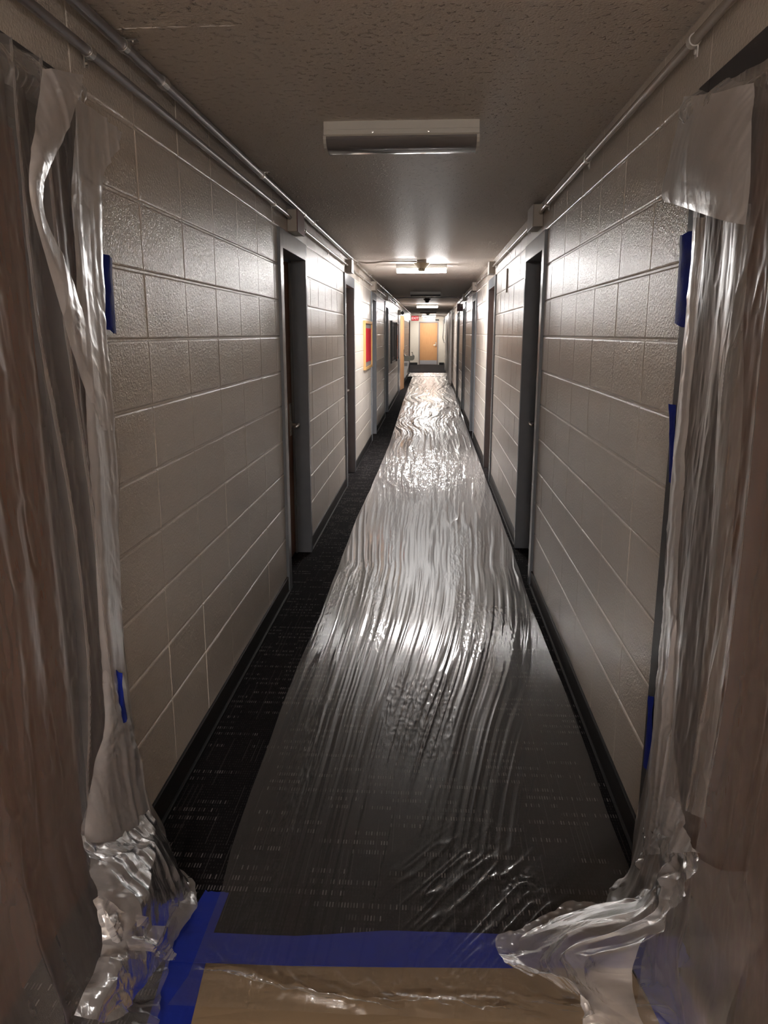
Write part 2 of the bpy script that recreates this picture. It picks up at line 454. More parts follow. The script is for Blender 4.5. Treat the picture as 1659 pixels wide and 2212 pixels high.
# ------------------------------------------------------------------ doors
def lever(parent, X, sgn, y, z, back=1, mat=STEEL):
    """rose, spindle and lever; back=+1 the lever points along +Y"""
    bm = bmesh.new()
    lathe(bm, [(.0, 0), (.030, 0), (.030, sgn*.006), (.024, sgn*.010), (0, sgn*.010)], (X, y, z), 20, 'X')
    tube(bm, [(X, y, z), (X+sgn*.055, y, z)], .010, 12)
    tube(bm, [(X+sgn*.052, y-back*.012, z), (X+sgn*.056, y+back*.03, z), (X+sgn*.056, y+back*.085, z-.002), (X+sgn*.050, y+back*.115, z-.003)], [.011, .0105, .0095, .008], 12)
    return obj('handle', bm, mat, parent, smooth=True)
def door(n, X, sgn, a, b, nf, ff, leafmat=DOORWOOD, mat=FRAME, leaf=True, handle=True):
    d = tag(empty('door_%d' % n, (X, a, 0)), kind='structure')
    ox, oy = X, a
    def put(o): o.location = (-ox, -oy, 0); return o
    x0, x1 = sorted((X+sgn*.016, X-sgn*.15)); e = b+ff
    bm = bmesh.new()
    box(bm, x0, x1, a, a+nf, 0, FT, bev=.0025); box(bm, x0, x1, b, e, 0, FT, bev=.0025)
    box(bm, x0, x1, a+nf-.001, b+.001, FT-.104, FT, bev=.0025)
    # door stops
    s0, s1 = sorted((X-sgn*.085, X-sgn*.10))
    box(bm, s0, s1, b-.016, b, 0, FT-.104); box(bm, s0, s1, a+nf, a+nf+.016, 0, FT-.104); box(bm, s0, s1, a+nf, b, FT-.12, FT-.104)
    put(obj('frame', bm, mat, d))
    if leaf:
        l0, l1 = sorted((X-sgn*.102, X-sgn*.146))
        put(obj('leaf', bx(l0, l1, a+nf+.003, b-.003, .008, FT-.107, bev=.002), leafmat, d))
        if handle:
            h = put(lever(d, X-sgn*.102, sgn, b-.075, .935, -1)); h['label'] = 'brushed steel lever handle'
            p0, p1 = sorted((X-sgn*.102, X-sgn*.098))
            put(obj('lock_plate', bx(p0, p1, b-.105, b-.045, .86, 1.08, bev=.001), STEEL, d))
    return d
k = 1
for i, (a, b, nf, ff) in enumerate(DL):
    if i == 5:
        d = door(k, XL, 1, a, b, nf, ff, leaf=False); k += 1
        # leaf standing ajar, hinged at the near jamb
        y0 = a+nf; ang = math.radians(5)
        lf = obj('leaf', bx(-.02, .02, 0, .88, .01, FT-.107, bev=.002), MAPLE, d); lf.location = (-.005, nf+.002, 0); lf.rotation_euler = (0, 0, -ang)
        lf['label'] = 'orange wooden leaf standing ajar'
        bm = bx(.02, .026, .80, .86, .90, 1.10, bev=.002); obj('lock_plate', bm, BLACKP, lf)
        lever(lf, .026, 1, .83, .98, -1)
        continue
    door(k, XL, 1, a, b, nf, ff, mat=FRAME_DARK if i == 0 else FRAME, handle=(i != 0)); k += 1
for i, (a, b, nf, ff) in enumerate(DR):
    door(k, XR, -1, a, b, nf, ff, mat=FRAME_DARK if i == 0 else FRAME, handle=(i != 0)); k += 1
# end door
d = tag(empty('door_%d' % k, (0, YE, 0)), kind='structure')
bm = bmesh.new(); Y0 = -.02
box(bm, DX0, DX0+.05, Y0, .11, 0, DZ, bev=.003); box(bm, DX1-.05, DX1, Y0, .11, 0, DZ, bev=.003); box(bm, DX0+.049, DX1-.049, Y0, .11, DZ-.05, DZ, bev=.003)
obj('frame', bm, simple('taupe_frame_enamel', (.30, .27, .27), .4), d)
obj('leaf', bx(DX0+.052, DX1-.052, .03, .075, .01, DZ-.052, bev=.002), MAPLE, d)
obj('kick_plate', bx(DX0+.06, DX1-.06, .024, .031, .015, .22, bev=.001), KICK, d)
bm = bmesh.new(); hx = DX1-.12
box(bm, hx-.022, hx+.022, .016, .031, .90, 1.10, bev=.004); tube(bm, [(hx, .02, .97), (hx, -.03, .97)], .011); tube(bm, [(hx+.012, -.032, .97), (hx-.06, -.034, .97), (hx-.11, -.028, .968)], .010)
h = obj('handle', bm, STEEL, d, smooth=True); h['label'] = 'steel lever handle on a long plate'

# ------------------------------------------------------------------ ceiling fixtures
def fixture(y, on, label, w0=-.411, w1=.166, lens=None):
    t = tag(empty('ceiling_light', ((w0+w1)/2, y, ZC)), label, 'ceiling light', 'wraparound ceiling lights along the corridor')
    W = (w1-w0)/2
    bm = prism(bmesh.new(), [(0, 0), (0, -.028), (-.004, -.030), (-.004, -.046), (.002, -.051), (.178, -.051), (.184, -.046), (.184, -.030), (.18, -.028), (.18, 0)], -W, W)
    obj('housing', bm, HOUSING, t)
    pr = [(.003, -.049), (.002, -.058), (.010, -.072), (.030, -.084), (.060, -.090), (.090, -.092), (.120, -.090), (.150, -.084), (.168, -.074), (.178, -.058), (.177, -.049)]
    obj('lens', prism(bmesh.new(), pr, -W+.008, W-.008), lens or (LENS_ON if on else LENS_OFF), t, smooth=True)
    for s in (-1, 1):
        pe = [(y_*1.02-.002, z_-.003 if z_ < -.055 else z_) for y_, z_ in pr]
        obj('end_cap', prism(bmesh.new(), pe, s*(W-.008), s*(W+.002)), HOUSING, t)
    for xx in (-.105, .102):
        bm = lathe(bmesh.new(), [(0, 0), (.005, 0), (.0045, -.0025), (0, -.003)], (xx, -.004, -.039), 10, 'Y')
        obj('screw', bm, STEEL, t, smooth=True)
    return t
fixture(3.09, False, 'nearest ceiling light, unlit, grey lens, just overhead between the first doors')
fixture(9.15, True, 'brightest lit ceiling light, behind the cream smoke detector')
fixture(15.17, False, 'unlit dark ceiling light between the two brightly lit ones')
fixture(21.6, True, 'second lit ceiling light, just in front of the end stretch', lens=LENS_MID)
fixture(27.9, False, 'farthest unlit ceiling light')
fixture(33.7, True, 'lit ceiling light in the last stretch before the orange door', lens=LENS_FAR)
fixture(38.4, True, 'lit ceiling light right above the orange end door', lens=LENS_FAR)
fixture(-3.0, True, 'added warm fill light on the ceiling, unseen behind the viewpoint', lens=LENS_FILL)  # put in out of view to brighten the foreground

# ------------------------------------------------------------------ conduits, junction boxes, detectors
def ring_strap(parent, c, r, ear, mat=STEEL):
    """one-hole strap round a pipe running along Y; ear: direction of the screw tab"""
    bm = bmesh.new(); n = 16; wv = .012
    for s0, s1, rr0, rr1 in ((-wv, wv, r+.0005, r+.0035),):
        rings = []
        for k in range(n+1):
            a = 2*PI*k/n
            u = Vector((math.cos(a), 0, math.sin(a)))
            rings.append([bm.verts.new(Vector(c)+u*rr+Vector((0, s, 0))) for rr, s in ((rr0, s0), (rr1, s0), (rr1, s1), (rr0, s1))])
        for a, b in zip(rings, rings[1:]):
            for i in range(4): bm.faces.new((a[i], a[(i+1) % 4], b[(i+1) % 4], b[i]))
    e = Vector(ear); nrm = Vector((e.z, 0, -e.x))
    p = Vector(c)+e*(r+.013)
    hx, hz = (.013 if abs(e.x) > .5 else .0015), (.013 if abs(e.z) > .5 else .0015)
    bx_ = bmesh.new()
    o = Vector((-1 if c[0] < 0 else 1, 0, 0))*r if abs(e.z) > .5 else Vector((0, 0, r))
    q = p+o*.75
    box(bm, q.x-hx, q.x+hx, q.y-.009, q.y+.009, q.z-hz, q.z+hz)
    bx_.free()
    ax = 'X' if abs(e.z) > .5 else 'Z'
    sg = (1 if c[0] < 0 else -1) if ax == 'X' else -1
    lathe(bm, [(0, 0), (.0055, 0), (.0055, sg*.004), (0, sg*.005)], q+(Vector((sg*.0015, 0, 0)) if ax == 'X' else Vector((0, 0, -.0015))), 8, ax)
    return obj('strap', bm, mat, parent)
def conduit(name, label, pts, r, mat, straps=(), coupl=(), smat=STEEL, group=None):
    t = tag(empty(name, pts[0]), label, 'conduit', group)
    o = Vector(pts[0])
    ob = obj('pipe', tube(bmesh.new(), [Vector(p)-o for p in pts], r, 14), mat, t, smooth=True)
    for c, ear in straps: s = ring_strap(t, Vector(c), r, ear, smat); s.location = -o
    for c in coupl:
        b = tube(bmesh.new(), [Vector(c)-o+Vector((0, -.022, 0)), Vector(c)-o+Vector((0, .022, 0))], r+.0035, 14)
        obj('coupling', b, smat, t, smooth=True)
    return t
g1 = 'conduits along the left wall'; g2 = 'conduits along the right wall'
ux, uz = XL+.030, ZC-.020
conduit('conduit', 'thick grey conduit in the left ceiling corner, from the foreground to the first crossing conduit',
        [(ux, -5.9, uz), (ux, 3, uz), (ux, 7.9, uz), (ux+.004, 8.3, uz)], .0145, PIPE_DARK,
        [((ux, 2.229, uz), (1, 0, 0)), ((ux, 3.95, uz), (1, 0, 0)), ((ux, 5.6, uz), (1, 0, 0)), ((ux, 7.2, uz), (1, 0, 0))], [(ux, 2.54, uz), (ux, 5.2, uz)], group=g1)
conduit('conduit', 'upper left corner conduit from the first smoke detector onward to the far end',
        [(ux+.004, 8.75, uz), (ux, 9.3, uz), (ux, 20, uz), (ux, 31.8, uz)], .011, PIPE, [((ux, y, uz), (1, 0, 0)) for y in (10.6, 13.4, 16.2, 19.6)], [(ux, 12.1, uz)], group=g1)
lx, lz = XL+.022, 2.213
conduit('conduit', 'lower left conduit with steel straps, from the foreground to the red covered box',
        [(lx, -5.9, lz), (lx, 2, lz), (lx, 4.62, lz), (lx-.006, 4.775, lz+.002)], .0118, PIPE_DARK,
        [((lx, 2.02, lz), (0, 0, -1)), ((lx, 4.26, lz), (0, 0, -1)), ((lx, .1, lz), (0, 0, -1))], group=g1)
def jbox(label, X, sgn, y0, y1, z0, z1, dep=.058, red=False, mat=None):
    t = tag(empty('junction_box', (X, y0, z0)), label, 'junction box', 'boxes on the wall conduits')
    xs = sorted((0, sgn*dep))
    obj('box', bx(xs[0], xs[1], 0, y1-y0, 0, z1-z0, bev=.003), mat or BOXP, t)
    xs = sorted((sgn*dep, sgn*(dep+.004)))
    obj('cover', bx(xs[0], xs[1], -.002, y1-y0+.002, -.002, z1-z0+.002, bev=.001), REDP if red else (mat or BOXP), t)
    return t
bxs = [(4.775, 5.03, 'beige box with a dark red cover on the left wall above the first dark doorway', 1),
       (7.95, 8.15, 'beige box on the left wall where the first ceiling conduit crosses', 0),
       (11.3, 11.6, 'small cream box on the left wall above the doorway after the red board', 0),
       (14.55, 14.85, 'grey shaded box on the left wall above the fourth doorway', 0)]
for y0, y1, lb, rd in bxs: jbox(lb, XL, 1, y0, y1, 2.138, 2.262, red=bool(rd))
lab = ['lower left conduit between the first and second wall boxes', 'lower left conduit between the second and third wall boxes, running over the red board', 'short lower left conduit between the third and fourth wall boxes', 'lower left conduit beyond the fourth wall box']
ends = [(5.03, 7.95), (8.15, 11.3), (11.6, 14.55), (14.85, 21)]
for (a, b), lb in zip(ends, lab):
    conduit('conduit', lb, [(lx-.004, a+.001, lz-.006), (lx, a+.1, lz-.012), (lx, b-.1, lz-.012), (lx-.004, b-.001, lz-.006)], .0105, PIPE,
            [((lx, a+.25, lz-.012), (0, 0, -1)), ((lx, (a+b)/2, lz-.012), (0, 0, -1)), ((lx, b-.3, lz-.012), (0, 0, -1))], group=g1)
rx, rz = XR-.022, 2.243
conduit('conduit', 'right wall conduit with a white hook strap, from the foreground to the first right box',
        [(rx, -5.9, rz), (rx, 2, rz), (rx, 4.70, rz), (rx+.006, 4.865, rz)], .0118, PIPE,
        [((rx, 2.127, rz), (0, 0, -1)), ((rx, 3.44, rz), (0, 0, -1)), ((rx, 4.55, rz), (0, 0, -1)), ((rx, .3, rz), (0, 0, -1))], smat=WHITEP, group=g2)
bxr = [(4.865, 5.13, 'beige box on the right wall above the first right doorway', 2.165, 2.29), (8.4, 8.62, 'pinkish beige box on the right wall above the second right doorway', 2.15, 2.275),
       (11.7, 11.95, 'cream box on the right wall above the third right doorway', 2.15, 2.27), (15.2, 15.45, 'grey box on the right wall beside the dark red alarm horn', 2.15, 2.27)]
for y0, y1, lb, z0, z1 in bxr: jbox(lb, XR, -1, y0, y1, z0, z1)
lab = ['right wall conduit between the first and second right boxes', 'right wall conduit between the second and third right boxes', 'short right wall conduit just before the dark red alarm horn', 'right wall conduit beyond the dark red alarm horn']
ends = [(5.13, 8.4), (8.62, 11.7), (11.95, 15.2), (15.45, 22)]
for (a, b), lb in zip(ends, lab):
    conduit('conduit', lb, [(rx+.004, a+.001, rz-.018), (rx, a+.1, rz-.024), (rx, b-.1, rz-.024), (rx+.004, b-.001, rz-.018)], .0105, PIPE,
            [((rx, a+.25, rz-.024), (0, 0, -1)), ((rx, (a+b)/2, rz-.024), (0, 0, -1)), ((rx, b-.3, rz-.024), (0, 0, -1))], group=g2)
# crossing conduits
zz = ZC-.011
conduit('conduit', 'crossing ceiling conduit running from the left corner to the cream smoke detector',
        [(ux+.004, 8.30, uz), (ux+.012, 8.48, uz), (ux+.045, 8.60, uz-.004), (ux+.12, 8.66, uz-.008), (ux+.2, 8.68, uz-.004), (ux+.3, 8.68, zz), (-.30, 8.68, zz), (-.20, 8.70, zz), (-.169, 8.70, zz)], .0085, PIPE, coupl=(), group='crossing ceiling conduits')
conduit('conduit', 'dark crossing ceiling conduit over the second smoke detector, spanning the whole corridor',
        [(XL+.06, 17.2, zz-.02), (XL+.12, 17.35, zz-.012), (-.6, 17.4, zz), (-.2, 17.4, zz), (.45, 17.4, zz), (.58, 17.38, zz-.01), (XR-.03, 17.3, zz-.02)], .010, PIPE_DARK, group='crossing ceiling conduits')
conduit('conduit', 'thin crossing ceiling conduit from the left corner to the second lit light',
        [(XL+.05, 21.4, zz-.015), (-.7, 21.45, zz-.005), (-.62, 21.45, zz), (-.413, 21.55, zz)], .008, PIPE, group='crossing ceiling conduits')
conduit('conduit', 'farthest crossing ceiling conduit on the right before the end wall',
        [(-.05, 36, zz), (.4, 36, zz), (.55, 36, zz-.02), (XR-.03, 35.9, zz-.06)], .012, PIPE, group='crossing ceiling conduits')
def detector(x, y, label, mat=BEIGE, s=1.):
    t = tag(empty('smoke_detector', (x, y, ZC)), label, 'smoke detector', 'smoke detectors on the ceiling')
    obj('mounting_box', bx(-.052*s, .052*s, -.052*s, .052*s, -.030, 0, bev=.004), PIPE, t)
    obj('skirt', lathe(bmesh.new(), [(0, -.030), (.084*s, -.030), (.088*s, -.037), (.074*s, -.052), (.054*s, -.070), (.044*s, -.082), (0, -.082)], n=28), mat, t, smooth=True)
    b = lathe(bmesh.new(), [(0, -.082), (.040*s, -.082), (.038*s, -.104), (.032*s, -.114), (0, -.116)], n=24)
    o = obj('head', b, mat, t, smooth=True)
    bm = bmesh.new()
    for k in range(10):
        a = 2*PI*k/10; c = Vector((math.cos(a)*.0362*s, math.sin(a)*.0392*s, -.094))
        box(bm, c.x-.004, c.x+.004, c.y-.004, c.y+.004, c.z-.005, c.z+.005)
    obj('vents', bm, BLACKP, o)
    return t
detector(-.115, 8.70, 'cream smoke detector hanging in front of the first lit light')
detector(-.105, 17.5, 'dark grey smoke detector under the long crossing conduit', simple('grey_plastic', (.17, .16, .17), .4))
detector(-.15, 30.3, 'farthest smoke detector, a tiny grey silhouette', simple('mid_grey_plastic', (.2, .19, .2), .4))

# ------------------------------------------------------------------ wall fittings
def board(label, y0, y1, z0, z1, fmat, inner, cat='notice board', panels=()):
    t = tag(empty('notice_board', (XL, y0, z0)), label, cat)
    W, Hh = y1-y0, z1-z0; f = .035
    bm = bmesh.new()
    box(bm, 0, .03, 0, f, 0, Hh, bev=.003); box(bm, 0, .03, W-f, W, 0, Hh, bev=.003)
    box(bm, 0, .03, f, W-f, 0, f, bev=.003); box(bm, 0, .03, f, W-f, Hh-f, Hh, bev=.003)
    obj('frame', bm, fmat, t)
    obj('panel', bx(.001, .012, f-.002, W-f+.002, f-.002, Hh-f+.002), inner, t)
    for (a, b, c, d_, m_, nm) in panels: obj(nm, bx(.012, .0145, a*W, b*W, c*Hh, d_*Hh), m_, t)
    return t
OAK = wood('light_oak', (.62, .36, .13), (.72, .44, .18))
CORK = simple('grey_cork', (.30, .27, .26), .8, bump=.3)
board('red notice board in a light oak frame on the left wall', 9.95, 11.10, 1.085, 1.705, OAK, CORK, panels=[(.05, .95, .15, .85, simple('crimson_felt', (.62, .012, .03), .75, bump=.2), 'felt')])
board('dark grey notice board in a thin black frame beyond the fourth left doorway', 16.70, 18.25, .915, 1.81, BLACKP, CORK, panels=[(.06, .9, .13, .87, simple('slate_felt', (.10, .09, .10), .8), 'felt')])
board('black framed notice board with orange and pink papers beside the ajar orange door', 19.1, 19.95, .88, 1.80, BLACKP, simple('salmon_paper', (.75, .35, .22), .7),
      panels=[(.1, .8, .1, .3, simple('pale_pink_paper', (.8, .6, .55), .7), 'paper'), (.15, .85, .38, .6, simple('orange_paper', (.8, .30, .10), .7), 'paper'), (.1, .8, .68, .92, simple('white_paper', (.8, .78, .75), .7), 'paper')])
# thin bracket on the right wall beyond the first right door
t = tag(empty('sign_bracket', (XR, 6.95, 1.90)), 'thin upright metal bracket on the right wall beyond the first right doorway', 'bracket')
obj('plate', bx(-.006, 0, 0, .03, 0, .19, bev=.001), BOXP, t)
bm = bx(-.014, -.004, 0, .006, 0, .19, bev=.002); obj('lip', bm, BOXP, t)
obj('foot', bx(-.016, -.004, -.03, .008, -.008, .004, bev=.001), BOXP, t)
# dark red alarm horn with hanging cable
t = tag(empty('fire_alarm', (XR, 17.0, 2.005)), 'dark red fire alarm horn standing out from the right wall', 'fire alarm')
obj('body', bx(-.115, 0, 0, .09, 0, .15, bev=.006), REDP, t)
bm = bmesh.new()
for k in range(6): box(bm, -.1, -.02, -.003, .001, .02+k*.02, .03+k*.02)
obj('grille', bm, REDP, t)
obj('strobe', bx(-.05, -.01, -.03, 0, .085, .135, bev=.006), WHITEP, t)
tag(obj('alarm_cable', tube(bmesh.new(), [(XR-.10, 17.36, ZC-.02), (XR-.085, 17.2, ZC-.015), (XR-.06, 17.1, ZC-.06), (XR-.045, 17.05, 2.2), (XR-.045, 17.04, 2.156)], .006, 8), BLACKP, smooth=True), 'black cable looping from the ceiling down to the dark red alarm horn', 'cable')
# small black fitting on the upper left
t = tag(empty('beam_clamp', (XL, 17.1, 2.20)), 'small black clamp on the upper left wall under the conduit', 'clamp')
obj('plate', bx(0, .012, 0, .09, -.02, .07, bev=.002), BLACKP, t)
obj('arm', tube(bmesh.new(), [(.01, .04, .03), (.05, .03, .015), (.075, .02, -.01)], .010, 8), BLACKP, t)
obj('jaw', bx(.06, .10, 0, .05, -.03, -.008, bev=.003), BLACKP, t)
# emergency light above the ajar door
t = tag(empty('emergency_light', (XL, 20.2, 2.0)), 'white and black emergency light above the ajar orange door', 'emergency light')
obj('battery_case', bx(0, .075, 0, .26, 0, .12, bev=.006), WHITEP, t)
obj('lamp_head', lathe(bmesh.new(), [(0, -.03), (.042, -.03), (.045, .0), (.03, .04), (.012, .05), (0, .05)], (.115, .05, .05), 18, 'Y'), BLACKP, t, smooth=True)
obj('lamp_arm', bx(.07, .1, .06, .09, .04, .06, bev=.003), BLACKP, t)
# exit sign
EX = 35.6
t = tag(empty('exit_sign', (-.745, EX, ZC)), 'red lit EXIT sign hanging left of the orange end door', 'exit sign')
obj('canopy', bx(-.05, .05, -.03, .03, -.016, 0, bev=.003), WHITEP, t)
obj('housing', bx(-.165, .165, -.025, .025, -.225, -.014, bev=.006), simple('crimson_sign_case', (.35, .03, .04), .4), t)
obj('face', bx(-.150, .150, -.029, -.024, -.212, -.028, bev=.001), emit('red_sign_glow', (1, .005, .02), .10, .05), t)
fc = bpy.data.curves.new('letters', 'FONT'); fc.body = 'EXIT'; fc.size = .15; fc.align_x = 'CENTER'; fc.align_y = 'CENTER'; fc.extrude = .001; fc.offset = .002
fo = bpy.data.objects.new('letters', fc); COL.objects.link(fo)
bpy.context.view_layer.update()
me = bpy.data.meshes.new_from_object(fo.evaluated_get(bpy.context.evaluated_depsgraph_get()))
bpy.data.objects.remove(fo)
me.materials.clear(); me.materials.append(emit('pale_letter_glow', (1, .62, .58), .11))
o = link(bpy.data.objects.new('letters', me), t); o.rotation_euler = (PI/2, 0, 0); o.location = (0, -.0305, -.12); o['label'] = 'glowing letters EXIT'
# sensor above the end door
t = tag(empty('door_sensor', (.19, YE, 2.135)), 'small black box on the cream wall above the orange end door', 'sensor')
obj('case', bx(-.0, .17, -.06, 0, 0, .085, bev=.01), BLACKP, t); obj('lens', bx(.03, .14, -.064, -.058, .012, .035, bev=.002), LENS_OFF, t)
# drinking fountain
t = tag(empty('drinking_fountain', (XL, 24.6, 0)), 'steel drinking fountain on a white cabinet on the left wall near the far end', 'drinking fountain')
bm = bmesh.new()
pr = [(0, .70), (.28, .715), (.325, .745), (.335, .83), (.325, .865), (.30, .872), (.27, .845), (.08, .84), (.03, .885), (0, .90)]
A = [bm.verts.new((x, 0, z)) for x, z in pr]; B = [bm.verts.new((x, .46, z)) for x, z in pr]
for q in range(len(pr)): bm.faces.new((A[q], A[(q+1) % len(pr)], B[(q+1) % len(pr)], B[q]))
bm.faces.new(A); bm.faces.new(B)
obj('basin', bm, simple('dull_green_grey_steel', (.22, .22, .19), .35, metal=.6), t)
bm = bmesh.new(); pr = [(0, .18), (.05, .18), (.15, .52), (.18, .70), (0, .70)]
A = [bm.verts.new((x, .03, z)) for x, z in pr]; B = [bm.verts.new((x, .43, z)) for x, z in pr]
for q in range(len(pr)): bm.faces.new((A[q], A[(q+1) % len(pr)], B[(q+1) % len(pr)], B[q]))
bm.faces.new(A); bm.faces.new(B); obj('cabinet', bm, WHITEP, t)
obj('louvre', bx(.02, .12, .024, .031, .54, .64, bev=.002), simple('louvre_grey', (.3, .3, .3), .4), t)
obj('bubbler', tube(bmesh.new(), [(.28, .10, .845), (.28, .10, .92), (.27, .12, .955), (.24, .15, .958)], .014, 10), STEEL, t, smooth=True)
# white door leaf standing against the recess on the left near the end
t = tag(empty('door_leaf', (-1.10, 33.2, 0)), 'tall white door leaf standing open against the left side near the end', 'door')
obj('panel', bx(0, .045, 0, .95, .01, 2.12, bev=.003), WHITEP, t)
obj('latch_plate', bx(.045, .052, .02, .10, .92, 1.10, bev=.002), BLACKP, t)
obj('closer', bx(.045, .10, .5, .8, 1.96, 2.02, bev=.004), simple('closer_grey', (.3, .3, .3), .4), t)

# ------------------------------------------------------------------ tape and paper on the floor
def strip(name, pts_l, pts_r, z, th, mat, label, cat, group=None, n=24, rag=.002):
    """thin strip with real thickness between two polylines on the floor, ragged torn ends"""
    bm = bmesh.new()
    L = [Vector((*p, 0)) for p in pts_l]; R = [Vector((*p, 0)) for p in pts_r]
    def along(P, t):
        u = t*(len(P)-1); k = min(int(u), len(P)-2); return P[k].lerp(P[k+1], u-k)
    top = []; bot = []
    m = 8
    for i in range(n+1):
        t = i/n; a = along(L, t); b = along(R, t); r1 = []; r2 = []
        for j in range(m+1):
            p = a.lerp(b, j/m)
            if i in (0, n): p += (a-b).orthogonal().normalized()*0+Vector((random.uniform(-rag, rag), random.uniform(-rag, rag)*3, 0))
            dz = th+.0012*float(vn(p.x*25, p.y*25, 4))
            r1.append(bm.verts.new((p.x, p.y, z+dz))); r2.append(bm.verts.new((p.x, p.y, z)))
        top.append(r1); bot.append(r2)
    for i in range(n):
        for j in range(m):
            bm.faces.new((top[i][j], top[i+1][j], top[i+1][j+1], top[i][j+1]))
            bm.faces.new((bot[i][j], bot[i][j+1], bot[i+1][j+1], bot[i+1][j]))
        for j in (0, m): bm.faces.new((top[i][j], bot[i][j], bot[i+1][j], top[i+1][j]))
    for i in (0, n):
        for j in range(m): bm.faces.new((top[i][j], top[i][j+1], bot[i][j+1], bot[i][j]))
    return tag(obj(name, bm, mat), label, cat, group)
strip('kraft_paper', [(-.52, -5.4), (-.51, -1.5), (-.50, .55), (-.535, 1.43), (-.548, 1.62)], [(.56, -5.4), (.57, -1.5), (.58, .55), (.562, 1.45), (.515, 1.665)], .0005, .0015, KRAFT, 'brown kraft floor paper along the bottom of the picture', 'paper', n=30, rag=0)  # unseen stretch behind the camera added to bounce light onto the ceiling
strip('tape_strip', [(-.605, .6), (-.632, 1.42), (-.655, 1.69), (-.620, 1.855)], [(-.50, .6), (-.530, 1.42), (-.555, 1.69), (-.552, 1.85)], .0022, .0012, TAPE, 'blue tape strip on the floor running along the left edge of the brown paper', 'tape', 'blue tape strips on the floor')
strip('tape_strip', [(-.668, 1.70), (-.333, 1.702), (-.1, 1.735), (.2, 1.742), (.675, 1.76)], [(-.650, 1.60), (-.333, 1.605), (-.1, 1.615), (.2, 1.63), (.675, 1.66)], .0036, .0012, TAPE, 'long blue tape strip crossing the floor at the far edge of the brown paper', 'tape', 'blue tape strips on the floor', n=40)
strip('tape_strip', [(.50, 1.73), (.525, 1.64), (.55, 1.45), (.57, .6)], [(.60, 1.75), (.635, 1.64), (.655, 1.45), (.66, .6)], .005, .0012, TAPE, 'blue floor tape along the right edge of the brown paper, under the sheeting', 'tape', 'blue tape strips on the floor')

